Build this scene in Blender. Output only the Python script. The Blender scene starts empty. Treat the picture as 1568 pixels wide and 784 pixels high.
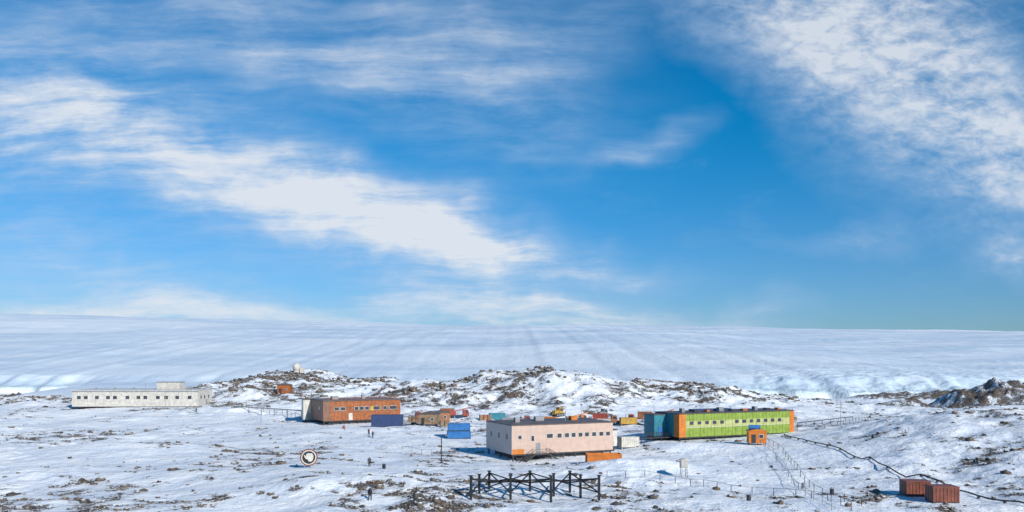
import bpy, math, random
import numpy as np
from mathutils import Vector, Matrix
random.seed(7)
RNG = np.random.RandomState(11)
scene = bpy.context.scene
TAB = RNG.rand(8, 256, 256)

# ------------------------------------------------------------------ noise
def vn(x, y, k=0):
    t = TAB[k % 8]
    xi = np.floor(x).astype(int); yi = np.floor(y).astype(int)
    fx = x - xi; fy = y - yi
    fx = fx*fx*(3-2*fx); fy = fy*fy*(3-2*fy)
    a = t[xi & 255, yi & 255]; b = t[(xi+1) & 255, yi & 255]
    c = t[xi & 255, (yi+1) & 255]; d = t[(xi+1) & 255, (yi+1) & 255]
    return (a*(1-fx)+b*fx)*(1-fy) + (c*(1-fx)+d*fx)*fy
def fbm(x, y, o=4, k=0, g=0.5):
    s = 0; a = 1.0; t = 0
    for i in range(o):
        ca, sa = math.cos(.6*i+.3), math.sin(.6*i+.3)
        s = s + a*vn((x*ca-y*sa)*(2**i)+17.3*i, (x*sa+y*ca)*(2**i)+5.1*i, k+i); t += a; a *= g
    return s/t
def sst(a, b, x):
    t = np.clip((x-a)/(b-a), 0, 1); return t*t*(3-2*t)
def G(x, y, cx, cy, sx, sy):
    return np.exp(-((x-cx)/sx)**2-((y-cy)/sy)**2)

# ------------------------------------------------------------------ terrain
R1x = [-175,-150,-137,-130,-115,-99,-85,-67,-52,-38,-20,0]
R1z = [0,4,8.2,10.2,12.0,13.4,13.2,11.5,9.6,8.0,6.0,3]
R2x = [-75,-60,-40,-22.5,-12,1.6,15,31,45,58,68,77,93,112,122,150]
R2z = [4,6.4,8.0,10.0,12.2,14.6,15.8,14.2,12.0,10.4,11.2,10.8,8.2,4.6,2.6,0]
def coast(x, y):
    yc = 800 - 130*sst(-100, 250, x) + 60*sst(330,520,x)
    return yc + 50*(fbm(x/140, x*0+3.3, 3, 1)-.5) + 16*(vn(x/14, x*0+9.1, 2)-.5)
ISL = [(300,480,34,40,17),(268,470,14,26,8),(232,470,13,14,9.0),(216,462,10,12,6.5),(150,420,20,14,10),(172,455,22,14,8.5),(128,372,20,16,8.5),
       (330,640,60,18,8),(-268,560,40,18,9),(-210,575,22,14,8)]
def terrain(x, y, full=False):
    x = np.asarray(x, float); y = np.asarray(y, float)
    ys = 430 - 110*sst(80, 150, x) - 50*(1-sst(-260, -170, x)) + 40*(fbm(x/45, y/60, 3, 2)-.5)
    land = 1-sst(0, 45, y-ys)
    ridgeN = fbm(x/15, y/15, 6, 3, .58)-.5
    d1 = y-368-10*(fbm(x/30, x*0, 2, 4)-.5); d2 = y-330-14*(fbm(x/25, x*0+4, 2, 5)-.5)
    r1 = np.interp(x, R1x, R1z)*np.exp(-(d1/np.where(d1 < 0, 54, 32))**2)
    r2 = np.interp(x, R2x, R2z)*np.exp(-(d2/np.where(d2 < 0, 42, 36))**2)
    hill = np.maximum(r1, r2) + .30*np.minimum(r1, r2)
    hw = sst(1.0, 6, hill)
    h = hill + ridgeN*7.0*hw
    rough = fbm(x/26+3, y/26, 3, 5)
    h = h + (fbm(x/22, y/22, 3, 0)-.5)*2.6 + (fbm(x/6, y/6, 4, 1)-.5)*1.7*(.2+sst(.42,.65,rough))
    h = h + 8.5*G(x, y, 108, 172, 34, 46) + 1.8*G(x, y, 24, 141, 9, 5) + 1.8*G(x,y,-18,118,18,9) + 1.4*G(x,y,-60,135,30,10)
    h = h + 1.5*G(x, y, 36, 172, 12, 7) + 1.5*G(x,y,-75,175,26,9) + 1.2*G(x,y,-40,215,24,8)
    h = h + (fbm(x/9, y/9, 3, 7)-.5)*3.0*G(x,y,108,165,36,50)
    for (cx, cy, sx, sy) in [(8,170,17,13), (55,205,24,14), (-46,258,18,13), (-137,303,30,13), (5,112,12,6), (60,110,10,8)]:
        h = h*(1-.75*G(x, y, cx, cy, sx, sy))
    h = h + 1.3*G(x,y,-137,304,44,22)
    sea = -12 + (fbm(x/60, y/60, 2, 3)-.5)*1.0
    isl = np.zeros_like(x)
    for (cx, cy, sx, sy, hh) in ISL: isl = isl + hh*G(x, y, cx, cy, sx, sy)
    isl_r = isl*(1+1.0*ridgeN) + ridgeN*4*sst(1,5,isl)
    h = h*land + sea*(1-land) + isl_r*(1-land)
    yc = coast(x, y)
    r = y-yc
    cliffy = np.clip((1-sst(-455,-400,x)) + sst(165,235,x), 0, 1)
    ci = (sst(-2.0, 5.0, r)*.45+sst(-6,45,r)*.55)*cliffy + sst(-260, 60, r)*(1-cliffy)
    A = np.interp(x, [-4500,-2200,-1500,-300,600,1400,2200,4500], [240,228,218,186,170,156,140,120])
    rp = np.clip(r, 0, 1e9)
    prof = np.sin(np.pi/2*np.clip(rp/3400, 0, 1))
    back = np.clip((r-3400)/5000, 0, 1)
    ice = 0.5 + 2.5*sst(0, 40, r) + A*prof - 330*back**2
    ice = ice + sst(10, 500, r)*((fbm(x/420, y/300, 3, 2)-.5)*20) + (fbm(x/60, y/26, 3, 5)-.5)*2.2*sst(0,60,r)*cliffy
    crev = np.exp(-rp/80)*cliffy*(.35+.65*sst(60,200,x))
    ice = ice + crev*((fbm(x/11, y/9, 3, 6)-.5)*6.5-1)
    h = h*(1-ci) + ice*ci
    if not full: return h
    big = fbm(x/17, y/15, 3, 4); med = fbm(x/5, y/3.2, 3, 6); fin = fbm(x/1.9, y/1.5, 2, 2)
    w = 0.02 + .37*hw*(1-.8*G(x,y,26,308,12,22)-.7*G(x,y,-50,345,22,24)-.6*G(x,y,55,300,12,14)-.6*G(x,y,-118,335,12,14)-.5*G(x,y,-10,300,8,14)) 
    w = w + .17*sst(150, 112, y)*sst(40, 5, x) + .11*G(x,y,-95,205,60,40) + .10*G(x,y,-40,165,40,25)
    w = w + .31*G(x,y,108,165,34,50) + .17*G(x,y,10,255,70,25)
    w = w + .12*G(x,y,8,150,20,10) + .12*G(x,y,50,112,14,10)
    w = w - .32*G(x,y,-95,150,30,24) - .25*G(x,y,45,150,20,24) - .3*G(x,y,30,135,14,8) - .15*G(x,y,-140,250,50,20) - .15*G(x,y,-22,190,16,24) - .25*G(x,y,4,113,12,5) - .3*G(x,y,-19,109,3,4)
    rk = np.clip((big-.5)*.95 + (med-.5)*1.10 + (fin-.5)*.85 + w, 0, 1)
    rk = rk*land
    rk = np.maximum(rk, np.clip(sst(1.0, 4.0, isl)*.66+(med-.5)*1.1+(fin-.5)*.6, 0, 1)*sst(1,3,isl)*(1-land))
    rk = rk*(1-ci)
    iceA = sst(-4, 8, r)*cliffy + sst(-200,-40,r)*(1-cliffy)
    cliff = np.clip(np.exp(-((r-3)/9.0)**2)*cliffy + crev*sst(.42,.62,fbm(x/11, y/9, 3, 6))*.6, 0, 1)
    seaA = (1-land)*(1-ci)
    return h, rk, iceA, cliff, seaA
def gz(x, y): return float(terrain(np.array([x]), np.array([y]))[0])

ysamp = np.concatenate([np.arange(-160, 90, 10), np.arange(90, 200, .5), np.arange(200, 430, .9), np.arange(430, 640, 2.5),
                        np.arange(640, 860, 1.6), 860*np.exp(np.linspace(0, math.log(9500/860), 200))])
NS = 820
s = np.linspace(-1, 1, NS)
S, Y = np.meshgrid(s, ysamp)
X = S*(np.maximum(Y, 0)*.78+60)
H, RK, IC, CL, SE = terrain(X, Y, True)
me = bpy.data.meshes.new("ground")
ny, nx = X.shape
co = np.stack([X, Y, H], -1).reshape(-1, 3).astype(np.float32)
idx = np.arange(nx*ny).reshape(ny, nx)
quads = np.stack([idx[:-1,:-1], idx[:-1,1:], idx[1:,1:], idx[1:,:-1]], -1).reshape(-1, 4)
me.vertices.add(len(co)); me.vertices.foreach_set("co", co.ravel())
me.loops.add(quads.size); me.loops.foreach_set("vertex_index", quads.ravel().astype(np.int32))
me.polygons.add(len(quads)); me.polygons.foreach_set("loop_start", np.arange(0, quads.size, 4).astype(np.int32))
me.polygons.foreach_set("loop_total", np.full(len(quads), 4, np.int32))
me.update(calc_edges=True)
me.polygons.foreach_set("use_smooth", np.ones(len(quads), bool))
for nm, arr in (("rock", RK), ("ice", IC), ("cliff", CL), ("sea", SE)):
    a = me.attributes.new(nm, 'FLOAT', 'POINT'); a.data.foreach_set("value", arr.ravel().astype(np.float32))
ground = bpy.data.objects.new("ground", me); scene.collection.objects.link(ground)

# ------------------------------------------------------------------ node helpers
class NT:
    def __init__(s, tree): s.t = tree; s.n = tree.nodes; s.l = tree.links
    def node(s, typ, **kw):
        n = s.n.new(typ)
        for k, v in kw.items(): setattr(n, k, v)
        return n
    def put(s, sock, v):
        if v is None: return
        if isinstance(v, bpy.types.NodeSocket): s.l.new(v, sock)
        else: sock.default_value = v
    def math(s, op, a, b=None, c=None, clamp=False):
        n = s.node('ShaderNodeMath', operation=op, use_clamp=clamp)
        for i, v in enumerate((a, b, c)):
            s.put(n.inputs[i], v) if v is not None else None
        return n.outputs[0]
    def vmath(s, op, a, b=None):
        n = s.node('ShaderNodeVectorMath', operation=op)
        s.put(n.inputs[0], a)
        if b is not None: s.put(n.inputs[1], b)
        return n.outputs['Value'] if op in ('LENGTH', 'DOT_PRODUCT') else n.outputs[0]
    def mix(s, f, a, b, blend='MIX'):
        n = s.node('ShaderNodeMix', data_type='RGBA', blend_type=blend)
        s.put(n.inputs['Factor'], f); s.put(n.inputs[6], a); s.put(n.inputs[7], b)
        return n.outputs[2]
    def mr(s, v, a, b, c=0.0, d=1.0, smooth=True):
        n = s.node('ShaderNodeMapRange', interpolation_type='SMOOTHSTEP' if smooth else 'LINEAR')
        s.put(n.inputs[0], v); s.put(n.inputs[1], a); s.put(n.inputs[2], b); s.put(n.inputs[3], c); s.put(n.inputs[4], d)
        return n.outputs[0]
    def noise(s, vec, scale, detail=4, rough=.5, dist=0.0):
        n = s.node('ShaderNodeTexNoise')
        if vec is not None: s.put(n.inputs['Vector'], vec)
        n.inputs['Scale'].default_value = scale; n.inputs['Detail'].default_value = detail
        n.inputs['Roughness'].default_value = rough; n.inputs['Distortion'].default_value = dist
        return n.outputs['Fac']
    def mapping(s, vec, loc=(0,0,0), rot=(0,0,0), sc=(1,1,1)):
        n = s.node('ShaderNodeMapping', vector_type='POINT')
        s.put(n.inputs[0], vec); n.inputs[1].default_value = loc; n.inputs[2].default_value = rot; n.inputs[3].default_value = sc
        return n.outputs[0]
    def attr(s, name):
        return s.node('ShaderNodeAttribute', attribute_name=name).outputs['Fac']
    def bump(s, h, strength, dist):
        n = s.node('ShaderNodeBump'); n.inputs['Strength'].default_value = strength; n.inputs['Distance'].default_value = dist
        s.put(n.inputs['Height'], h); return n.outputs[0]

def C(r, g, b): return (r, g, b, 1.0)
# ------------------------------------------------------------------ ground material
m = bpy.data.materials.new("snow_rock_ice"); m.use_nodes = True
t = NT(m.node_tree); bs = m.node_tree.nodes["Principled BSDF"]
pos = t.node('ShaderNodeNewGeometry').outputs['Position']
rk = t.attr("rock"); ic = t.attr("ice"); cl = t.attr("cliff"); se = t.attr("sea")
n1 = t.noise(pos, .9, 5, .7); n2 = t.noise(pos, .16, 3, .6); n3 = t.noise(pos, 3.4, 3, .7)
v = t.math('ADD', rk, t.math('MULTIPLY', t.math('SUBTRACT', n1, .5), 1.7))
v = t.math('ADD', v, t.math('MULTIPLY', t.math('SUBTRACT', n3, .5), 1.3))
rf = t.mr(v, .46, .64)
rf = t.math('MULTIPLY', rf, t.mr(rk, 0.06, .22))
snow = t.mix(t.mr(n2, .35, .65), C(.76,.80,.86), C(.90,.90,.90))
snow = t.mix(t.math('MULTIPLY', t.mr(rk, .05, .5), .24), snow, C(.50,.48,.47))
rockc = t.mix(t.mr(n1, .35, .65), C(.04,.036,.034), C(.17,.14,.115))
rockc = t.mix(t.mr(n2, .45, .65), rockc, C(.13,.095,.068))
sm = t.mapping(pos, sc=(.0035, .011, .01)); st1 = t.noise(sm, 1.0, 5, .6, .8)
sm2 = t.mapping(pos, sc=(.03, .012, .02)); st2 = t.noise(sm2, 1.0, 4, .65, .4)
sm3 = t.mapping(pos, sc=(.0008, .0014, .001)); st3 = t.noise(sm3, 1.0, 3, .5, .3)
icec = t.mix(t.mr(st1, .34, .66), C(.49,.60,.71), C(.68,.745,.81))  # blue ice and snow tones, with cloud shade and soft shading painted in
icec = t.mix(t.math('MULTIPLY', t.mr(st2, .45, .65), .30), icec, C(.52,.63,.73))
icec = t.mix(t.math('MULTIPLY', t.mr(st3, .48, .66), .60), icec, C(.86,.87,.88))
cm = t.mapping(pos, sc=(.35, .12, .08)); cn = t.noise(cm, 1.0, 4, .7)
clc = t.mix(t.mr(cn, .35, .62), C(.27,.41,.47), C(.55,.65,.69))
icec = t.mix(t.math('MULTIPLY', cl, .75), icec, clc)
snow = t.mix(t.math('MULTIPLY', se, .6), snow, C(.66,.72,.78))
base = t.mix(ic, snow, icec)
base = t.mix(rf, base, rockc)
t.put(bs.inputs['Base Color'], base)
bs.inputs['Roughness'].default_value = .75
bs.inputs['Specular IOR Level'].default_value = .15
hgt = t.math('ADD', t.math('MULTIPLY', n1, .50), t.math('MULTIPLY', n3, .12))
hgt = t.math('ADD', hgt, t.math('MULTIPLY', n2, 1.2))
hgt = t.math('MULTIPLY', hgt, t.math('SUBTRACT', 1.0, ic))
hgt = t.math('ADD', hgt, t.math('MULTIPLY', rf, .30))
hgt = t.math('ADD', hgt, t.math('MULTIPLY', t.math('MULTIPLY', st2, ic), 3.2))
hgt = t.math('ADD', hgt, t.math('MULTIPLY', t.math('MULTIPLY', cn, cl), 2.0))
t.put(bs.inputs['Normal'], t.bump(hgt, .8, 1.0))
me.materials.append(m)

# ------------------------------------------------------------------ simple materials
MATS = {}
def paint(name, col, rough=.5, var=.12, metal=0.0, dirt=.0):
    if name in MATS: return MATS[name]
    mm = bpy.data.materials.new(name); mm.use_nodes = True
    q = NT(mm.node_tree); b = mm.node_tree.nodes["Principled BSDF"]
    tc = q.node('ShaderNodeTexCoord').outputs['Object']
    n = q.noise(tc, .9, 5, .6); n_ = q.noise(q.mapping(tc, sc=(2.5,2.5,.35)), 1.0, 4, .6)
    dark = C(*[c*(1-var*2) for c in col]); light = C(*[min(.9, c*(1+var)) for c in col])
    c = q.mix(q.mr(n, .3, .7), dark, light)
    c = q.mix(q.math('MULTIPLY', q.mr(n_, .5, .75), .25+dirt), c, C(*[x*.55+.03 for x in col]))
    q.put(b.inputs['Base Color'], c); b.inputs['Roughness'].default_value = rough; b.inputs['Metallic'].default_value = metal
    MATS[name] = mm; return mm
white = paint("white_paint", (.58,.54,.48)); cream = paint("cream_panel", (.50,.45,.37)); pink = paint("pink_panel", (.53,.375,.30), var=.05)
pinkend = paint("pale_pink_panel", (.53,.44,.41), var=.05)
dark = paint("dark_steel", (.035,.035,.04)); grey = paint("grey_metal", (.27,.27,.28)); black = paint("black_paint", (.012,.012,.014))
orange = paint("orange_paint", (.58,.17,.018)); rust = paint("rust_orange_panel", (.34,.095,.02), var=.2); redbrown = paint("red_brown_paint", (.22,.06,.035), var=.2)
blue = paint("bright_blue_paint", (.02,.15,.40)); navy = paint("navy_paint", (.025,.05,.14)); teal = paint("teal_panel", (.02,.19,.25))
green = paint("lime_green_panel", (.22,.315,.04)); lime = paint("pale_green_panel", (.43,.44,.18)); yellow = paint("yellow_paint", (.50,.30,.05))
red = paint("red_paint", (.34,.06,.04)); wood = paint("timber", (.26,.17,.10), var=.25); roofm = paint("dark_roof", (.10,.075,.07)); roofw = paint("snowy_roof", (.55,.53,.5))
skin = paint("skin", (.5,.3,.22)); brown = paint("brown_panel", (.21,.10,.06), var=.15); dull = paint("dull_orange_paint", (.36,.14,.06), var=.2)
glass = bpy.data.materials.new("window_glass"); glass.use_nodes = True
b = glass.node_tree.nodes["Principled BSDF"]; q = NT(glass.node_tree)
q.put(b.inputs['Base Color'], q.mix(q.noise(q.node('ShaderNodeTexCoord').outputs['Object'], .6, 2), C(.015,.02,.03), C(.08,.09,.11)))
b.inputs['Roughness'].default_value = .15

# ------------------------------------------------------------------ mesh builder
import bmesh
class P:
    def __init__(s): s.v = []; s.f = []; s.m = []; s.mats = []
    def mi(s, mat):
        if mat not in s.mats: s.mats.append(mat)
        return s.mats.index(mat)
    def add(s, vs, fs, mat):
        o = len(s.v); s.v += [tuple(p) for p in vs]; k = s.mi(mat)
        for f in fs: s.f.append([i+o for i in f]); s.m.append(k)
    def box(s, x0, x1, y0, y1, z0, z1, mat):
        vs = [(x,y,z) for z in (z0,z1) for y in (y0,y1) for x in (x0,x1)]
        s.add(vs, [(0,2,3,1),(4,5,7,6),(0,1,5,4),(2,6,7,3),(0,4,6,2),(1,3,7,5)], mat)
    def tube(s, p, q_, r, mat, n=4, r2=None):
        p = Vector(p); q_ = Vector(q_); d = (q_-p).normalized()
        a = Vector((1,0,0))
        if abs(d.z) < .99: a = Vector((0,0,1)).cross(d).normalized()
        b_ = d.cross(a); r2 = r if r2 is None else r2; vs = []
        for c, rr in ((p, r), (q_, r2)):
            for i in range(n):
                an = 2*math.pi*(i+.5)/n; vs.append(c+(a*math.cos(an)+b_*math.sin(an))*rr)
        fs = [(i, (i+1)%n, n+(i+1)%n, n+i) for i in range(n)] + [tuple(range(n))[::-1], tuple(range(n, 2*n))]
        s.add(vs, fs, mat)
    def prism(s, prof, y0, y1, mat):
        n = len(prof); vs = [(x,y0,z) for x,z in prof]+[(x,y1,z) for x,z in prof]
        s.add(vs, [(i,(i+1)%n,n+(i+1)%n,n+i) for i in range(n)]+[tuple(range(n))[::-1], tuple(range(n,2*n))], mat)
    def ell(s, c, r, mat, nu=12, nv=8, top=False):
        vs = []; fs = []
        for j in range(nv+1):
            th = (math.pi/2 if top else math.pi)*j/nv
            for i in range(nu):
                a = 2*math.pi*i/nu; vs.append((c[0]+r[0]*math.sin(th)*math.cos(a), c[1]+r[1]*math.sin(th)*math.sin(a), c[2]+r[2]*math.cos(th)))
        for j in range(nv):
            for i in range(nu): fs.append((j*nu+i, (j+1)*nu+i, (j+1)*nu+(i+1)%nu, j*nu+(i+1)%nu))
        s.add(vs, fs, mat)
    def obj(s, name, parent=None, loc=(0,0,0), rz=0.0, smooth=False):
        me = bpy.data.meshes.new(name); me.from_pydata(s.v, [], s.f); me.update()
        for k in s.mats: me.materials.append(k)
        me.polygons.foreach_set("material_index", s.m)
        bm = bmesh.new(); bm.from_mesh(me); bmesh.ops.recalc_face_normals(bm, faces=bm.faces); bm.to_mesh(me); bm.free()
        if smooth: me.polygons.foreach_set("use_smooth", [True]*len(me.polygons))
        o = bpy.data.objects.new(name, me); scene.collection.objects.link(o)
        o.location = loc; o.rotation_euler = (0,0,rz)
        if parent: o.parent = parent
        return o
def empty(name, loc, rz=0):
    e = bpy.data.objects.new(name, None); scene.collection.objects.link(e); e.location = loc; e.rotation_euler = (0,0,rz); e.empty_display_size = 1
    return e
def window(p, face, a, z, w, h, L=0, frame=white, W=0):
    for (g, d, mt) in ((.10, .05, frame), (0, .08, glass)):
        hw = w/2+g; z0 = z-h/2-g; z1 = z+h/2+g
        if face == 'F': p.box(a-hw, a+hw, -d, .02, z0, z1, mt)
        if face == 'L': p.box(-d, .02, a-hw, a+hw, z0, z1, mt)
        if face == 'R': p.box(L-.02, L+d, a-hw, a+hw, z0, z1, mt)
def stilts(p, L, W, zt, zb, n, m2=dark, rows=3):
    for i in range(n):
        x = .4+(L-.8)*i/(n-1)
        for j in range(rows):
            y = .4+(W-.8)*j/(rows-1); p.box(x-.12, x+.12, y-.12, y+.12, zb, zt, m2)
        if i < n-1 and i % 2 == 0:
            x2 = .4+(L-.8)*(i+1)/(n-1); p.tube((x,.4,zb+1.2),(x2,.4,zt),.06,m2)
    p.box(.1, L-.1, .15, .45, zt-.3, zt, m2); p.box(.1, L-.1, W-.45, W-.15, zt-.3, zt, m2)
def stair(p, x0, y0, z0, x1, z1, wd, mt=dark):
    n = 8
    for yy in (y0, y0+wd):
        p.tube((x0,yy,z0),(x1,yy,z1),.10,mt); p.tube((x0,yy,z0+1),(x1,yy,z1+1),.05,mt)
        for k in range(5):
            f = k/4; p.tube((x0+(x1-x0)*f,yy,z0+(z1-z0)*f),(x0+(x1-x0)*f,yy,z0+(z1-z0)*f+1),.04,mt)
    for k in range(n):
        f = (k+.5)/n; x = x0+(x1-x0)*f; z = z0+(z1-z0)*f
        p.box(x-.15, x+.15, y0+.05, y0+wd-.05, z-.03, z+.03, grey)
def rail(p, x0, y0, x1, y1, z, mt=dark, step=1.5, h=1.0):
    L = math.hypot(x1-x0, y1-y0); n = max(1, round(L/step))
    for k in range(n+1):
        f = k/n; p.tube((x0+(x1-x0)*f, y0+(y1-y0)*f, z),(x0+(x1-x0)*f, y0+(y1-y0)*f, z+h),.035,mt)
    for zz in (h*.5, h): p.tube((x0,y0,z+zz),(x1,y1,z+zz),.035,mt)

D = math.radians
# ---- white long building
e = empty("white_station_building", (-160.5, 293, 0), D(1.5)); L, W = 45.5, 15; z0, z1 = 2.9, 8.7
p = P(); p.box(0, L, 0, W, z0, z1, white); 
for k in range(1, 16): p.box(k*L/16-.04, k*L/16+.04, -.03, 0.02, z0, z1-.01, cream)
p.obj("walls", e)
p = P(); p.box(-.15, L+.15, -.15, W+.15, z1, z1+.28, roofw); p.box(-.1, L+.1, -.12, -.0, z1-.45, z1-.002, grey)
p.box(28.5, 37, 5, 10, z1+.28, z1+2.9, white); p.box(28.3, 37.2, 4.8, 10.2, z1+2.9, z1+3.05, grey)
p.box(40, 41.2, 5, 6, z1+.28, z1+1.3, grey); p.tube((24,6,z1),(24,6,z1+3),.06,grey)
for xx in (5,12,19): p.box(xx, xx+.8, 6, 6.8, z1+.28, z1+.9, grey)
rail(p, 28.5, 3.5, 44, 3.5, z1+.28, grey, 2.0)
p.obj("roof", e)
p = P()
for a in (2.5,5,9,13,15.5,20,24,26.5,31,34,38,42.5): window(p, 'F', a, 6.2, 1.35, 1.15, L)
for a in (3,6.5,11): window(p, 'R', a, 6.2, 1.3, 1.15, L)
p.box(L, L+.07, 8.2, 9.3, 3.0, 5.2, grey)
p.obj("windows", e)
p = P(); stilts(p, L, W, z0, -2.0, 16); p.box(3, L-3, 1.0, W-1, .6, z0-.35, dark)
p.box(L, L+9, 8, 10, 2.6, 2.8, grey); rail(p, L, 8, L+9, 8, 2.8); rail(p, L, 10, L+9, 10, 2.8); 
for xx in (L+2, L+5, L+8.8): p.tube((xx,8.1,-1),(xx,8.1,2.7),.1,dark); p.tube((xx,9.9,-1),(xx,9.9,2.7),.1,dark)
stair(p, L+9, 8, 2.7, L+13, 0.2, 1.6)
p.obj("stilts_and_gangway", e)

# ---- rust orange building
e = empty("rust_orange_building", (-57.6, 245, 0), D(29)); L, W = 25, 15; z0, z1 = 1.1, 7.1
p = P(); p.box(0, L, 0, W, z0, z1, rust); p.box(-.06, 0.0, .0, W, z0, z1-.05, brown)
for k in range(1, 21): p.box(k*L/21-.05, k*L/21+.05, -.05, .02, z0, z1-.02, brown)
p.box(0, L, -.07, .0, 3.9, 4.1, brown)
p.obj("walls", e)
p = P(); p.box(-.2, L+.2, -.2, W+.2, z1, z1+.35, roofm); p.box(0,2.2,-.09,0.0,z0,z1,brown)
rail(p, .2, .3, L-.2, .3, z1+.35, orange, 1.8, .7); p.box(4,6,4,6,z1+.3,z1+1.3,grey); p.box(14,15,5,6,z1+.3,z1+1.6,grey)
p.obj("roof", e)
p = P()
for a, w in ((4.2,1.4),(6.2,1.4),(10.5,1.2),(12.2,1.2),(13.9,1.2),(17,2.2),(19.8,1.2),(22.5,2.4)):
    window(p, 'F', a, 4.7, w, 1.0, L)
p.box(8.0, 9.2, -.09, .02, z0, z0+2.2, white); p.box(15, 16, -.09, .02, 3.9, 5.3, yellow)
for a in (4, 11): window(p, 'L', a, 4.9, 1.2, 1)
p.obj("windows", e)
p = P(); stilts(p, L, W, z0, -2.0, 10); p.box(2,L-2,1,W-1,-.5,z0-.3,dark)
p.obj("stilts", e)
# annex trailer
e = empty("white_annex_hut", (-66.5, 256, gz(-66.5,256)), D(20))
p = P(); p.box(0,9,0,6,1.0,7.3,white); p.box(-.1,9.1,-.1,6.1,7.3,7.5,roofm); p.box(1,2.2,-.05,.02,1,3.2,grey); window(p,'F',5,4.8,1.2,1.0); window(p,'L',3,4.8,1.2,1.0)
p.box(.4,.8,.2,5.8,-1.5,1,dark); p.box(8,8.4,.2,5.8,-1.5,1,dark); p.obj("body", e)

# ---- pink building
e = empty("pink_station_building", (0, 158, 0), D(24)); L, W = 23, 13.3; z0, z1 = 0.85, 6.5
p = P(); p.box(0, L, 0, W, z0, z1, pink); p.box(-.05, 0.0, 0, W, z0, z1-.02, pinkend)
for k in range(1, 12): p.box(k*L/12-.03, k*L/12+.03, -.025, .02, z0, z1-.02, pinkend)
p.obj("walls", e)
p = P(); p.box(-.12, L+.12, -.12, W+.12, z1, z1+.22, roofm)
rail(p, .1, .2, L-.1, .2, z1+.22, roofm, 2.4, .45); rail(p, .1, .2, .1, W-.1, z1+.22, roofm, 2.4, .45)
p.box(3,4,5,6,z1+.2,z1+1.2,grey); p.box(9,11,8,9,z1+.2,z1+1.1,grey); p.tube((15,6,z1),(15,6,z1+2.2),.08,grey,6); p.box(17,18.5,7,8.4,z1+.2,z1+1.0,orange)
p.obj("roof", e)
p = P()
for a, w in ((8.3,1.3),(10.5,.9),(12.2,.9),(13.7,.9),(15.3,.9),(16.8,.9),(18.5,.9),(20.2,.9),(21.8,.9)): window(p, 'F', a, 4.25, w, .8, L)
window(p,'F',4.5,3.9,.6,1.0); window(p,'F',1.7,4.2,.7,.7)
for a in (2.5, 6.5, 10.5): window(p, 'L', a, 4.2, .8, .9)
p.box(5.2, 6.2, -.06, .02, z0, z0+2.1, grey); p.box(.1,2.6,-.05,.02,z0,z0+1.0,orange)
p.obj("windows", e)
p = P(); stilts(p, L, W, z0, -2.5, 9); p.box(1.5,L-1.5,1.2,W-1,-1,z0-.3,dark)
p.box(4.4, 7.4, -1.7, -.06, z0-.15, z0, dark); rail(p, 4.4,-1.7,7.4,-1.7,z0)
stair(p, 4.4, -1.7, z0, .6, -1.6, 1.3); stair(p, 7.4, -1.7, z0, 11.6, -1.6, 1.3)
p.obj("stilts_and_stairs", e)
p = P(); p.box(L+.02, L+2.8, 3, 8, 1.2, 4.6, white); p.box(L-.0+.02, L+3, 2.8, 8.2, 4.6, 4.8, roofm); p.box(L+.5,L+2.5,3.5,7.5,-1,1.2,dark); p.box(L+.9,L+1.9,2.93,3.02,1.3,3.4,grey)
p.obj("porch", e)

# ---- green building
e = empty("green_station_building", (40.2, 193, 0), D(24.6)); L, W = 36, 10; z0, z1 = 0.95, 6.5
p = P(); p.box(0, L, 0, W, z0, z1, green); 
p.box(-.06, 0, 0, W, z0, z1-.02, teal); p.box(-.1,-.05,0,2.0,z0,z1-.03,orange)
p.box(-.1, 1.9, -.07, 0, z0, z1-.02, orange); p.box(L-1.4, L+.05, -.07, 0, z0, z1-.02, orange); p.box(L, L+.06, 0, W, z0, z1-.02, orange)
p.box(1.95, L-1.45, -.05, 0, 3.2, 4.9, lime)
n = 30
for k in range(n+1):
    x = 1.9+(L-3.4)*k/n; p.box(x-.045, x+.045, -.075, .0, z0+.02, z1-.03, green if k % 3 else lime)
for zz in (2.0, 3.2, 4.9): p.box(1.95, L-1.45, -.06, 0, zz-.05, zz+.05, white if zz == 3.2 else green)
p.obj("walls", e)
p = P(); p.box(-.15, L+.15, -.15, W+.15, z1, z1+.2, roofm)
for k in range(9): 
    x = 3+k*3.8; p.box(x, x+.9+.5*(k%2), 3, 4.2, z1+.2, z1+.7+.5*(k%3==0), [grey,dark,orange][k%3])
rail(p,.1,.3,L-.1,.3,z1+.2,dark,2.4,.5)
p.box(8,20,5,7,z1+.2,z1+.75,navy)
p.obj("roof", e)
p = P()
for k in range(13):
    a = 3.6+k*2.3
    if k in (5,): continue
    window(p, 'F', a, 4.3, 1.05, .75, L)
p.box(22.5,23.7,-.1,.02,z0,z0+2.2,white); window(p,'L',6,4.3,1,.8)
p.obj("windows", e)
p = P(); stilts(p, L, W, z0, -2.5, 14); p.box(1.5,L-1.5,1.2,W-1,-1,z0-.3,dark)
p.box(21.5,25,-1.6,-.1,z0-.15,z0,dark); stair(p,25,-1.6,z0,28.5,-1.0,1.3); rail(p,21.5,-1.6,25,-1.6,z0)
p.box(-9,-.1,3,5,.7,.9,dark); rail(p,-9,3,-.1,3,.9); rail(p,-9,5,-.1,5,.9); 
for xx in (-8.8,-6,-3): p.tube((xx,3.1,-2),(xx,3.1,.8),.1,dark); p.tube((xx,4.9,-2),(xx,4.9,.8),.1,dark)
p.obj("stilts_and_walkway", e)
p = P(); p.box(-3.6,-.12,5.2,9.6,1.0,6.1,teal); p.box(-3.7,-.12,5.1,9.7,6.1,6.3,roofm); p.box(-3,-.8,5.6,9.2,-1.5,1,dark); p.box(-2.5,-1.3,5.12,5.22,1.1,3.2,blue)
p.obj("annex", e)

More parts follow.
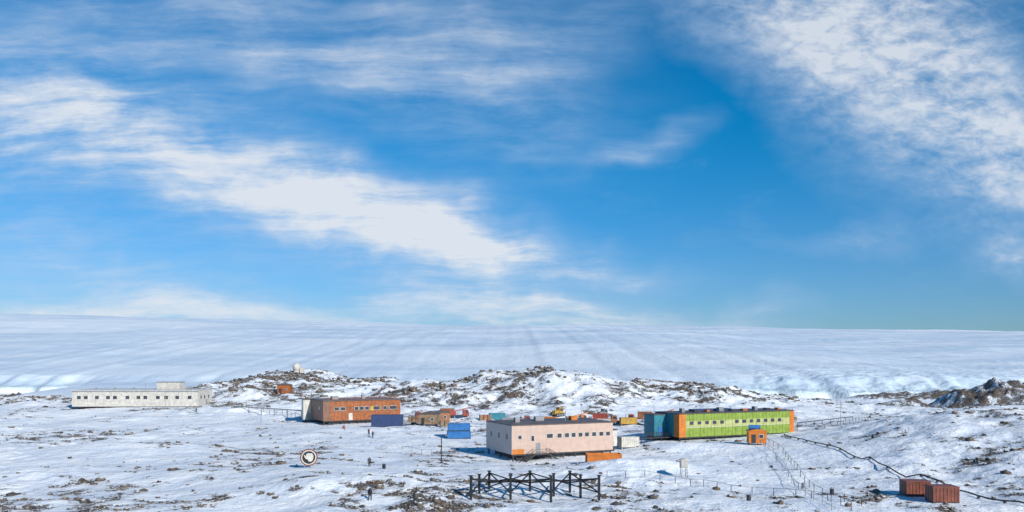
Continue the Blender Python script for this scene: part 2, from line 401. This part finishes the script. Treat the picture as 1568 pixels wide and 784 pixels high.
# ---- containers, tanks, huts
def container(name, x, y, rz, mat, L=6.06, W=2.44, H=2.6, zo=0.0, open_top=False):
    z = gz(x+L/2*math.cos(rz), y+L/2*math.sin(rz)+W/2)-.05+zo; p = P()
    if open_top:
        p.box(0,L,0,.1,.15,H,mat); p.box(0,L,W-.1,W,.15,H,mat); p.box(0,.1,.1,W-.1,.15,H,mat); p.box(L-.1,L,.1,W-.1,.15,H,mat); p.box(0,L,0,W,.0,.15,mat); p.box(.1,L-.1,.1,W-.1,H*.5,H*.7,wood)
    else: p.box(0,L,0,W,.12,H,mat)
    k = int(L/.45)
    for i in range(1, k):
        xx = i*L/k
        p.box(xx-.09, xx+.09, -.05, 0, .25, H-.12, mat); p.box(xx-.09, xx+.09, W, W+.05, .25, H-.12, mat)
    for xx in (0, L-.14):
        for yy in (-.07, W-.08): p.box(xx-.02, xx+.16, yy, yy+.15, -.4, H+.03, mat)
    p.box(-.02, L+.02, -.08, .0, H-.14, H+.02, mat); p.box(-.02, L+.02, -.08, 0, .05, .22, dark)
    for yy in (.5, .9, 1.5, 1.9): p.tube((-.07, yy, .3), (-.07, yy, H-.2), .03, grey); p.tube((L+.07, yy, .3), (L+.07, yy, H-.2), .03, grey)
    return p.obj(name, None, (x,y,z), rz)
container("shipping_container", -41.0, 234, D(6), navy, 9.2, 3.2, 3.5)
container("blue_storage_container", -16.6, 207, D(8), blue, 6.0, 2.6, 2.0)
container("blue_storage_container", -16.4, 207.2, D(8), blue, 5.6, 2.5, 1.9, zo=2.05)
container("orange_skip_container", 13.9, 148, D(3), orange, 6.4, 2.6, 2.1, open_top=True)
container("red_brown_container", 56.0, 114, D(-4), redbrown, 3.3, 2.4, 2.2)
container("red_brown_container", 57.0, 108.7, D(-4), redbrown, 3.4, 2.4, 2.3)
container("white_tank_container", 23.5, 172, D(15), white, 4, 2.4, 2.4)
def hut(name, x, y, rz, L, W, H, mat, rm, legs=.4):
    z = gz(x, y); p = P(); p.box(0,L,0,W,legs,H,mat); p.prism([(-.2,H),(L+.2,H),(L+.2,H+.12),(L/2,H+.12+.12*L),(-.2,H+.12)],-.15,W+.15,rm)
    p.box(L*.15,L*.15+.9,-.05,.02,legs,legs+1.9,dark); window(p,'F',L*.7,legs+1.5,.8,.7); 
    for xx in (.2,L-.3):
        for yy in (.1,W-.25): p.box(xx,xx+.15,yy,yy+.15,-1,legs,dark)
    return p.obj(name, None, (x,y,z), rz)
hut("orange_storage_hut", -93, 318, D(0), 5.0, 4, 3.6, rust, roofm)
hut("orange_equipment_hut", 51.0, 173, D(-8), 3.7, 3, 2.9, orange, orange)
p = P(); p.tube((0,0,.5),(2.4,0,.5),.5,blue,12); p.box(.2,.5,-.4,.4,0,.2,dark); p.box(1.9,2.2,-.4,.4,0,.2,dark); p.obj("blue_fuel_tank", None, (51.4,174.4,gz(51,173)+3.25), D(-8))
hut("timber_store_hut", -28.0, 240, D(-5), 6, 4, 3.4, wood, roofm)
hut("timber_store_hut", -24.5, 252, D(10), 5, 4, 3.2, dull, roofm)

def snowcat(name, x, y, rz, c, blade=True):
    p = P()
    for yy in (-1.4, .8):
        p.prism([(-2.1,.45),(-1.7,0),(1.7,0),(2.1,.45),(1.7,.9),(-1.7,.9)], yy, yy+.65, dark)
        for k in range(5): p.tube((-1.5+k*.75, yy-.04, .4), (-1.5+k*.75, yy+.69, .4), .26, grey, 8)
    p.box(-2.0, 2.0, -.8, .8, .5, 1.2, c); p.prism([(-2,1.2),(-.2,1.2),(-.2,1.9),(-1.9,1.8)], -.75, .75, c)
    p.prism([(-.15,1.2),(1.7,1.2),(1.4,2.6),(-.05,2.7)], -.85, .85, c)
    p.prism([(.2,1.7),(1.45,1.7),(1.3,2.45),(.2,2.5)], -.88, .88, glass); p.box(-.1,1.4,-.9,.9,2.7,2.8,c)
    p.tube((-1.2,.5,1.8),(-1.2,.5,2.8),.07,dark,6)
    if blade:
        p.tube((1.6,-.9,.5),(2.9,-.9,.5),.09,c); p.tube((1.6,.9,.5),(2.9,.9,.5),.09,c)
        p.prism([(2.8,.05),(3.05,0),(2.95,.5),(3.15,1.05),(2.95,1.05),(2.75,.5)], -1.7, 1.7, c)
    return p.obj(name, None, (x,y,gz(x,y)), rz)
def truck_crane(name, x, y, rz, c):
    p = P(); p.box(-3.5,2.2,-1.1,1.1,.8,1.1,dark); p.prism([(2.0,.8),(3.9,.8),(3.9,1.8),(3.5,2.8),(2.0,2.8)],-1.15,1.15,c); p.prism([(2.8,1.8),(3.7,1.8),(3.4,2.6),(2.8,2.6)],-1.18,1.18,glass)
    p.box(-2.4,-.4,-.9,.9,1.1,2.4,c); p.tube((-1.4,0,2.2),(4.6,0,3.6),.18,c); p.tube((4.6,0,3.6),(4.6,0,2.6),.04,dark)
    for xx in (-2.8,-1.5,2.9):
        for yy in (-1.2,.85): p.tube((xx,yy,.5),(xx,yy+.35,.5),.52,black,12)
    return p.obj(name, None, (x,y,gz(x,y)), rz)
vs = [(-30,262,red),(-24,268,dull),(-18,262,red),(4,246,red),(9,252,orange),(15,262,yellow),(19,246,orange),(26,258,red),(31,250,dull),(36,247,red),
      (41,262,dull),(46,250,red),(30,266,grey)]
for i,(x,y,c) in enumerate(vs):
    a = D(random.choice([10,170,200,-20,40,95]))
    if i in (2,6,11): truck_crane("crane_truck", x, y, a, c)
    elif i % 3 == 1: container("storage_container", x, y, D(random.uniform(-20,20)), c, 4.5, 2.3, 2.3)
    else: snowcat("tracked_snow_vehicle", x, y, a, c, i % 2 == 0)
container("storage_container", 33, 243, D(5), yellow, 5, 2.3, 2.1); container("storage_container", 40, 240, D(-8), red, 5.5, 2.3, 2.3)
container("storage_container", -7, 256, D(12), teal, 5, 2.3, 2.3)
container("storage_container", -3, 243, D(5), grey, 4, 2.3, 2.0); container("storage_container", 25.5, 240, D(3), white, 4, 2.3, 2.2)
snowcat("tracked_snow_vehicle", -33.5, 238, D(160), grey, False)
def stack(name, x, y, rz, c, n):
    p = P()
    for i in range(n):
        for j in range(2):
            p.box(i*1.3, i*1.3+1.1, 0, 1.1, j*.95+.12, j*.95+.9, c if (i+j)%3 else wood); p.box(i*1.3-.02, i*1.3+1.12, 0, 1.1, j*.95, j*.95+.1, wood)
            p.tube((i*1.3-.02,-.01,j*.95+.5),(i*1.3+1.12,-.01,j*.95+.5),.03,dark)
    p.obj(name, None, (x,y,gz(x,y)), rz)
for (x,y,c,n) in [(-33,255,wood,3),(-10,250,dull,3),(6,238,red,3),(15,240,wood,2),(52,246,wood,3),(-21,236,wood,2),(57,252,grey,4),(75,235,wood,4),(83,242,grey,3)]:
    stack("crate_stack", x, y, D(random.uniform(-25,25)), c, n)

# ---- radome on the hill
zt = max(gz(-98.2+dx, 366+dy) for dx in (-2,0,2) for dy in (-4,0,4)); p = P(); p.tube((0,0,-3),(0,0,.8),1.3,white,12); p.ell((0,0,1.2),(1.8,1.8,2.0),white,16,10); p.box(1.8,3.4,-1,1,-2,1.0,white); p.tube((-3,0,-2),(-3,0,2.4),.05,grey)
p.obj("radome", None, (-98.2,366,zt+.3), 0, False)

# ---- round emblem sign
p = P(); R = 1.45
for (r, d, mt) in ((R,.0,redbrown),(R*.86,.03,white),(R*.74,.05,black)):
    p.tube((0,.1,0),(0,-.08-d,0),r,mt,40)
an = [(.85,.1),(.8,.5),(.55,.8),(.2,.75),(-.1,.85),(-.45,.65),(-.55,.25),(-.95,.6),(-.8,.1),(-.55,-.25),(-.2,-.35),(-.05,-.75),(.4,-.8),(.75,-.5)]
n = len(an); p.add([(a*R*.62,-.15,b_*R*.62) for a,b_ in an]+[(a*R*.62,-.12,b_*R*.62) for a,b_ in an], [tuple(range(n))]+[(i,(i+1)%n,n+(i+1)%n,n+i) for i in range(n)], white)
p.tube((-.7,.18,-2.8),(-.7,.18,.6),.08,grey,6); p.tube((.7,.18,-2.8),(.7,.18,.6),.08,grey,6)
p.obj("round_emblem_sign", None, (-34.4,136,gz(-34.4,136)+1.7), D(12))

# ---- lamp pole
z = gz(-13.1,149); p = P(); p.tube((0,0,-.5),(0,0,5.2),.13,dark,8,.09); p.tube((0,0,5.1),(.9,0,5.3),.05,dark,6); p.box(.7,1.3,-.12,.12,5.22,5.34,grey); p.box(-.25,.25,-.25,.25,-.3,.15,grey)
p.obj("lamp_pole", None, (-13.1,149,z))
# ---- steel foundation frame
p = P(); fr = []; bk = []
for i, x in enumerate([-5.6,-.2,5.3,11.9]): fr.append((x, 109.5 + .4*(i%2)))
for i, x in enumerate([-3.3,2.6,8.4]): bk.append((x, 116.5))
mid = [(-4.6,113),(-.2,113.6),(5.9,113.8),(9.6,112.6)]
for (x,y) in fr+bk+mid:
    g = gz(x,y)-.5; tall = 3.5 if (x,y) in fr else 3.2
    p.box(x-.17,x+.17,y-.17,y+.17,g,tall,black); p.box(x-.28,x+.28,y-.28,y+.28,tall,tall+.10,black)
pairs = []
for i,f in enumerate(fr):
    for j,b_ in enumerate(bk):
        if j in (i-1,i) : pairs.append((f,b_))
pairs += [(fr[0],bk[1]),(fr[2],bk[0]),(fr[3],bk[1])]
for (a,b_) in pairs:
    p.tube((*a,3.1),(*b_,1.6),.14,black); p.tube((*a,1.2),(*b_,3.0),.10,black)
p.obj("steel_foundation_frame", None, (0,0,0))
# ---- pipeline
pts = [(66.5,196),(64.5,186),(64.2,170),(63.9,150),(63.8,130),(65,118),(67.5,104),(69,90)]
p = P()
for a,b_ in zip(pts[:-1],pts[1:]):
    n = 6
    for k in range(n):
        q0 = [a[i]+(b_[i]-a[i])*k/n for i in (0,1)]; q1 = [a[i]+(b_[i]-a[i])*(k+1)/n for i in (0,1)]
        p.tube((*q0,gz(*q0)+.40),(*q1,gz(*q1)+.40),.11,black,8)
        if k % 2 == 0: p.box(q0[0]-.2,q0[0]+.2,q0[1]-.06,q0[1]+.06,gz(*q0)-.4,gz(*q0)+.3,dark)
p.obj("pipeline", None, (0,0,0))
# ---- handrail walkways and rope fences
def fence(name, pts, h=1.1, step=2.2, mt=dark, r=.045, rails=2):
    p = P()
    for a,b_ in zip(pts[:-1],pts[1:]):
        L = math.hypot(a[0]-b_[0],a[1]-b_[1]); n = max(1,round(L/step)); prev = None
        for k in range(n+1):
            x = a[0]+(b_[0]-a[0])*k/n; y = a[1]+(b_[1]-a[1])*k/n; z = gz(x,y)
            p.tube((x,y,z-.4),(x,y,z+h),r,mt,5)
            if prev:
                for q_ in range(rails): p.tube((prev[0],prev[1],prev[2]+h*(1-.45*q_)),(x,y,z+h*(1-.45*q_)),r*.6,mt)
            prev = (x,y,z)
    return p.obj(name)
fence("handrail_fence", [(55,185),(52,160),(46.5,135),(43.5,122),(41,103)], 1.1, 4.5, grey, .045, 1)
fence("handrail_fence", [(57,184),(54,160),(48.5,135),(45.5,121),(43.5,103)], 1.1, 4.5, dark, .05, 1)
fence("rope_fence", [(15.5,131),(21,127),(28,126),(33,121),(41,116),(47,108)], 1.1, 2.8, dark, .05, 1)
fence("rope_fence", [(-103,300),(-92,290),(-80,280),(-66,262)], 1.6, 4, dark, .07, 2)
fence("rope_fence", [(-24,176),(-17,170),(-9,163)], 1.0, 3, dark, .04, 1)
fence("rope_fence", [(78,205),(95,222),(108,240)], 1.2, 4, dark, .06, 1)
p = P()
for k in range(9):
    x = -112+k*6; y = 302-k*5
    p.tube((x,y,-.5),(x,y,3.1),.1,dark); 
    if k: p.tube((x-6,y+5,3.0),(x,y,3.0),.18,grey,6)
p.obj("elevated_pipe_rack")
p = P()
for k in range(8):
    x = 76+k*3.6; y = 214+k*3.5
    p.tube((x,y,gz(x,y)-.5),(x,y,3.0),.08,dark)
    if k: p.tube((x-3.6,y-3.5,2.9),(x,y,2.9),.12,dark,6)
p.obj("elevated_pipe_rack")
# ---- instrument shelter
z = gz(28,131); p = P()
for xx in (-.5,.5):
    for yy in (-.4,.4): p.tube((xx,yy,-.4),(xx*.8,yy*.8,1.6),.05,dark)
p.box(-.55,.55,-.45,.45,1.6,2.8,white); p.prism([(-.7,2.8),(.7,2.8),(.7,2.9),(0,3.05),(-.7,2.9)],-.6,.6,white)
for k in range(6): p.box(-.5,.5,-.49,-.45,1.68+k*.18,1.75+k*.18,grey)
p.obj("instrument_shelter", None, (28,131,z), D(10))
for (x,y,h) in [(-75,240,9),(-123,285,6),(38,215,8),(-31,285,9),(88,215,7),(20,232,9)]:
    z = gz(x,y); p = P(); p.tube((0,0,-.5),(0,0,h),.1,grey,6,.04); p.tube((-.7,0,h*.9),(.7,0,h*.9),.04,grey); p.tube((0,0,h*.8),(2,1,0),.02,grey); p.tube((0,0,h*.8),(-2,1,0),.02,grey)
    p.obj("antenna_mast", None, (x,y,z))
for (x,y,c) in [(21,150,red),(-22,138,black),(33,112,dark),(47,118,dark),(45,124,grey),(-45,215,red)]:
    p = P(); p.tube((0,0,0),(0,0,.88),.3,c,14); p.tube((0,0,.28),(0,0,.32),.32,c,14); p.tube((0,0,.58),(0,0,.62),.32,c,14); p.tube((0,0,.88),(0,0,.9),.27,grey,14)
    p.obj("fuel_drum", None, (x,y,gz(x,y)-.05))

# ------------------------------------------------------------------ people
def person(x, y, rz, jacket, trousers, stride=.25, arm=.25, walk=True):
    V = []; E = []; Rr = []
    def a(p, r, par=None):
        V.append(p); Rr.append(r)
        if par is not None: E.append((par, len(V)-1))
        return len(V)-1
    pel = a((0,0,.95), (.18,.14)); sp = a((0,-.01,1.15),(.19,.15),pel); ch = a((0,-.02,1.36),(.22,.16),sp); nk = a((0,-.03,1.5),(.09,.09),ch); hd = a((0,-.04,1.62),(.12,.13),nk); a((0,-.04,1.72),(.10,.11),hd)
    hands = []
    for sd, s_ in ((-1, stride), (1, -stride)):
        h = a((sd*.11,0,.88),(.12,.12),pel); k = a((sd*.12,-.5*s_-.05,.50),(.09,.095),h); an_ = a((sd*.12,-s_ + (.06 if s_<0 else 0),.10),(.065,.07),k); a((sd*.13,-s_-.17,.045),(.055,.045),an_)
        sh = a((sd*.21,-.02,1.42),(.095,.095),ch); el = a((sd*.28,.5*s_*arm*4*.3,1.14),(.07,.07),sh); w = (sd*.28,s_*arm*4*.6-.08,.90); a(w,(.05,.05),el); hands.append((sd,w))
    me = bpy.data.meshes.new("body"); me.from_pydata(V, E, []); o = bpy.data.objects.new("body", me); scene.collection.objects.link(o)
    md = o.modifiers.new("skin", 'SKIN'); 
    for i, r in enumerate(Rr): me.skin_vertices[0].data[i].radius = r; me.skin_vertices[0].data[i].use_root = (i == 0)
    sb = o.modifiers.new("sub", 'SUBSURF'); sb.levels = 2; sb.render_levels = 2
    dg = bpy.context.evaluated_depsgraph_get(); nm = bpy.data.meshes.new_from_object(o.evaluated_get(dg)); 
    o.modifiers.clear(); o.data = nm; nm.materials.clear()
    for mt in (trousers, jacket, black): nm.materials.append(mt)
    for f in nm.polygons: 
        c = f.center; f.material_index = 1 if c.z > .86 else (2 if c.z < .16 else 0); f.use_smooth = True
    e = empty("person", (x,y,gz(x,y)-.02), rz); o.parent = e
    p = P(); p.ell((0,-.115,1.62),(.075,.075,.10),skin); p.ell((0,-.19,1.61),(.014,.02,.02),skin,6,4)
    for sd in (-1,1): p.ell((sd*.03,-.18,1.64),(.013,.012,.010),black,6,4)
    p.box(-.025,.025,-.188,-.17,1.57,1.578,redbrown); p.obj("face", e, smooth=True)
    p = P()
    for sd, w in hands:
        p.ell((w[0],w[1]-.01,w[2]-.06),(.025,.042,.055),black,8,6)
        for k,(dy,ln) in enumerate(((-.035,.065),(-.012,.078),(.012,.072),(.033,.055))):
            p.tube((w[0],w[1]+dy,w[2]-.09),(w[0]-sd*.008,w[1]+dy,w[2]-.10-ln*.5),.011,black,6,.01); p.tube((w[0]-sd*.008,w[1]+dy,w[2]-.10-ln*.5),(w[0]-sd*.03,w[1]+dy,w[2]-.10-ln),.01,black,6,.008)
        p.tube((w[0],w[1]-.03,w[2]-.05),(w[0]-sd*.02,w[1]-.075,w[2]-.10),.013,black,6,.01)
    p.obj("gloves", e)
for (x,y,rz,j,tr,st) in [(-19.1,108,175,black,black,.22),(-34.0,196,60,navy,black,.25),(-25.2,142,200,dark,black,.05),(-110,280,90,dark,black,.2),(-35.5,199,150,redbrown,black,.1)]:
    person(x, y, D(rz), j, tr, st)

# ------------------------------------------------------------------ scattered rocks (one object)
def ico():
    bm = bmesh.new(); bmesh.ops.create_icosphere(bm, subdivisions=1, radius=1)
    v = np.array([w.co[:] for w in bm.verts]); f = np.array([[w.index for w in q_.verts] for q_ in bm.faces]); bm.free(); return v, f
IV, IF = ico()
N = 330000
yy = 95+ (430-95)*RNG.rand(N)**1.15; xx = (RNG.rand(N)*2-1)*(yy*.70+15)
hh, rr, _, _, _ = terrain(xx, yy, True)
acc = RNG.rand(N) < np.clip((rr-.24)*.75, 0.0, .5)+.003
for (cx,cy,ax,ay) in [(8,170,14,12),(55,205,20,12),(-46,258,15,12),(-137,303,26,12),(-34.4,136,2,2)]:
    acc &= ~((abs(xx-cx) < ax) & (abs(yy-cy) < ay))
xx, yy, hh, rr = xx[acc], yy[acc], hh[acc], rr[acc]
K = min(len(xx), 42000); xx, yy, hh, rr = xx[:K], yy[:K], hh[:K], rr[:K]
size = np.clip(np.exp(RNG.randn(K)*.6)*.16, .07, .75)*(1+1.3*sst(270,340,yy))
sc = size[:,None]*(0.6+.8*RNG.rand(K,3))*np.array([1,1,.7])
th = RNG.rand(K)*6.283; c_, s_ = np.cos(th), np.sin(th)
jit = 1+.35*(RNG.rand(K,len(IV),1)-.5)*2*.8
VV = IV[None]*jit*sc[:,None,:]
x2 = VV[...,0]*c_[:,None]-VV[...,1]*s_[:,None]; y2 = VV[...,0]*s_[:,None]+VV[...,1]*c_[:,None]
VV = np.stack([x2+xx[:,None], y2+yy[:,None], VV[...,2]+(hh+size*.12)[:,None]], -1).reshape(-1,3).astype(np.float32)
FF = (IF[None]+(np.arange(K)*len(IV))[:,None,None]).reshape(-1,3)
me = bpy.data.meshes.new("scattered_rocks"); me.vertices.add(len(VV)); me.vertices.foreach_set("co", VV.ravel())
me.loops.add(FF.size); me.loops.foreach_set("vertex_index", FF.ravel().astype(np.int32)); me.polygons.add(len(FF))
me.polygons.foreach_set("loop_start", np.arange(0, FF.size, 3).astype(np.int32)); me.polygons.foreach_set("loop_total", np.full(len(FF),3,np.int32)); me.update(calc_edges=True)
ro = bpy.data.objects.new("scattered_rocks", me); scene.collection.objects.link(ro)
mm = bpy.data.materials.new("rock"); mm.use_nodes = True; q = NT(mm.node_tree); b = mm.node_tree.nodes["Principled BSDF"]
ps = q.node('ShaderNodeNewGeometry'); nn = q.noise(ps.outputs['Position'], .8, 4, .7); nf = q.noise(ps.outputs['Position'], .07, 2, .5)
rc = q.mix(q.mr(nn,.35,.65), C(.035,.032,.03), C(.16,.13,.105)); rc = q.mix(q.mr(nf,.5,.65), rc, C(.14,.098,.065))
sn = q.node('ShaderNodeSeparateXYZ'); q.put(sn.inputs[0], ps.outputs['Normal'])
rc = q.mix(q.math('MULTIPLY', q.mr(sn.outputs[2], .70, .92), q.mr(nn, .43, .55)), rc, C(.80,.82,.84))
q.put(b.inputs['Base Color'], rc); b.inputs['Roughness'].default_value = .9
me.materials.append(mm)
print("rocks", K)

# ------------------------------------------------------------------ sun + sky
sd = Vector((.56, -.74, .47)).normalized()
elev = math.asin(sd.z); azim = math.atan2(sd.x, sd.y)
sl = bpy.data.lights.new("sun", 'SUN'); sl.energy = 4.8; sl.angle = D(.5); sl.color = (1.0, .95, .87)
so = bpy.data.objects.new("sun", sl); scene.collection.objects.link(so); so.rotation_euler = (-sd).to_track_quat('-Z','Y').to_euler()
w = bpy.data.worlds.new("World"); scene.world = w; w.use_nodes = True; t = NT(w.node_tree)
w.cycles.sampling_method = 'MANUAL'; w.cycles.sample_map_resolution = 256
bg = w.node_tree.nodes["Background"]
sky = t.node('ShaderNodeTexSky', sky_type='NISHITA'); sky.sun_disc = False; sky.sun_elevation = elev; sky.sun_rotation = azim
sky.air_density = 1.0; sky.dust_density = .3; sky.ozone_density = 3.0
dirv = t.vmath('NORMALIZE', t.node('ShaderNodeTexCoord').outputs['Generated'])
sx = t.node('ShaderNodeSeparateXYZ'); t.put(sx.inputs[0], dirv)
yd = t.math('MAXIMUM', sx.outputs[1], .12)
A = t.math('DIVIDE', sx.outputs[0], yd); B = t.math('DIVIDE', sx.outputs[2], yd)
cb = t.node('ShaderNodeCombineXYZ'); t.put(cb.inputs[0], A); t.put(cb.inputs[1], B); ab = cb.outputs[0]
wn = t.node('ShaderNodeTexNoise'); t.put(wn.inputs['Vector'], ab); wn.inputs['Scale'].default_value = 5; wn.inputs['Detail'].default_value = 4; wn.inputs['Roughness'].default_value = .55
wv = t.vmath('SUBTRACT', wn.outputs['Color'], (.5,.5,.5))
def scaled(k):
    n = t.node('ShaderNodeVectorMath', operation='SCALE'); t.put(n.inputs[0], wv); n.inputs['Scale'].default_value = k
    return t.vmath('ADD', ab, n.outputs[0])
abw = scaled(.13); abs_ = scaled(.035)
def blobs(lst):
    tot = None
    for (cx, cy, rx, ry, deg, st) in lst:
        a = math.radians(deg); 
        v1 = t.vmath('SUBTRACT', abw, (cx, cy, 0))
        v2 = t.mapping(v1, rot=(0,0,-a), sc=(1,1,1))
        v3 = t.vmath('MULTIPLY', v2, (1/rx, 1/ry, 0))
        d = t.vmath('LENGTH', v3); g = t.mr(d, 1.0, 0.0, 0.0, st)
        tot = g if tot is None else t.math('ADD', tot, g)
    return tot
# sky positions as direction tangents: (x/y, z/y, half length, half width, tilt deg, amount)
ML = blobs([(-.60,.27,.44,.18,-12,.80),(-.34,.225,.48,.11,-20,.75),(-.10,.165,.38,.080,-16,.95),(-.02,.140,.26,.045,-11,.55),
            (-.45,.066,.90,.075,-3,1.0),(.10,.054,.44,.045,-7,.85),(-.50,.14,.45,.06,-6,.4),(-.10,.10,.3,.03,-8,.3),
            (-.50,.42,.60,.18,-6,.60),(-.12,.36,.42,.17,-16,.55),(.02,.27,.16,.13,30,.25),
            (.17,.272,.12,.035,20,.62),(.16,.12,.14,.03,-8,.45),(.32,.065,.10,.035,0,.65),(.07,.42,.24,.10,20,.45)])
MR = blobs([(.38,.47,.40,.18,-8,.92),(.50,.34,.37,.22,-32,1.02),(.64,.24,.28,.14,-30,.90),(.42,.155,.12,.035,8,.6),(.62,.13,.08,.04,-5,.7)])
fL = t.noise(t.mapping(abs_, rot=(0,0,D(19)), sc=(2.4,18,1)), 1.0, 7, .66, .15)
f2 = t.noise(t.mapping(abs_, rot=(0,0,D(-14)), sc=(6,13,1)), 1.0, 7, .64, .2)
cell = t.noise(t.mapping(ab, rot=(0,0,D(28)), sc=(30,58,1)), 1.0, 4, .65, .3)
sL = t.math('ADD', t.math('MULTIPLY', t.mr(fL, .38, .63, 0, 1, False), .60), t.math('MULTIPLY', t.mr(f2, .36, .64, 0, 1, False), .40))
dl = t.math('MULTIPLY', ML, t.math('ADD', .24, t.math('MULTIPLY', sL, 1.05)))
dl = t.mr(dl, .0, 1.15, 0, .96, False)
dl = t.math('POWER', dl, 1.12)
sR = t.math('ADD', t.math('MULTIPLY', t.mr(cell, .32, .68, 0, 1, False), .45), t.math('MULTIPLY', t.mr(f2, .36, .64, 0, 1, False), .52))
dr = t.math('MULTIPLY', MR, t.math('ADD', .28, t.math('MULTIPLY', sR, .88)))
dr = t.mr(dr, .05, 1.25, 0, .86, False)
gen = t.math('MULTIPLY', t.mr(f2, .5, .8, 0, .3), .6)
den = t.math('MAXIMUM', t.math('MAXIMUM', dl, dr), gen)
den = t.math('MULTIPLY', den, t.mr(sx.outputs[2], -.02, .02))
tint = t.mix(t.mr(sx.outputs[2], .02, .30), C(.44,.72,1.08), C(.02,.76,1.14))
skc = t.mix(1.0, sky.outputs[0], tint, 'MULTIPLY')
cloudc = t.mix(t.mr(den, .15, .9), C(3.9,5.6,7.9), C(7.4,7.9,8.6))
col = t.mix(den, skc, cloudc)
t.put(bg.inputs[0], col); bg.inputs[1].default_value = .10

# ------------------------------------------------------------------ camera
cam = bpy.data.cameras.new("camera"); co_ = bpy.data.objects.new("camera", cam); scene.collection.objects.link(co_)
co_.location = (0,0,19); co_.rotation_euler = (D(90),0,0)
cam.sensor_width = 36; cam.lens = 36*1230/1568; cam.shift_y = 163/1568; cam.clip_end = 30000; cam.clip_start = .5
scene.camera = co_
scene.view_settings.view_transform = 'Standard'; scene.view_settings.look = 'None'; scene.view_settings.exposure = 0
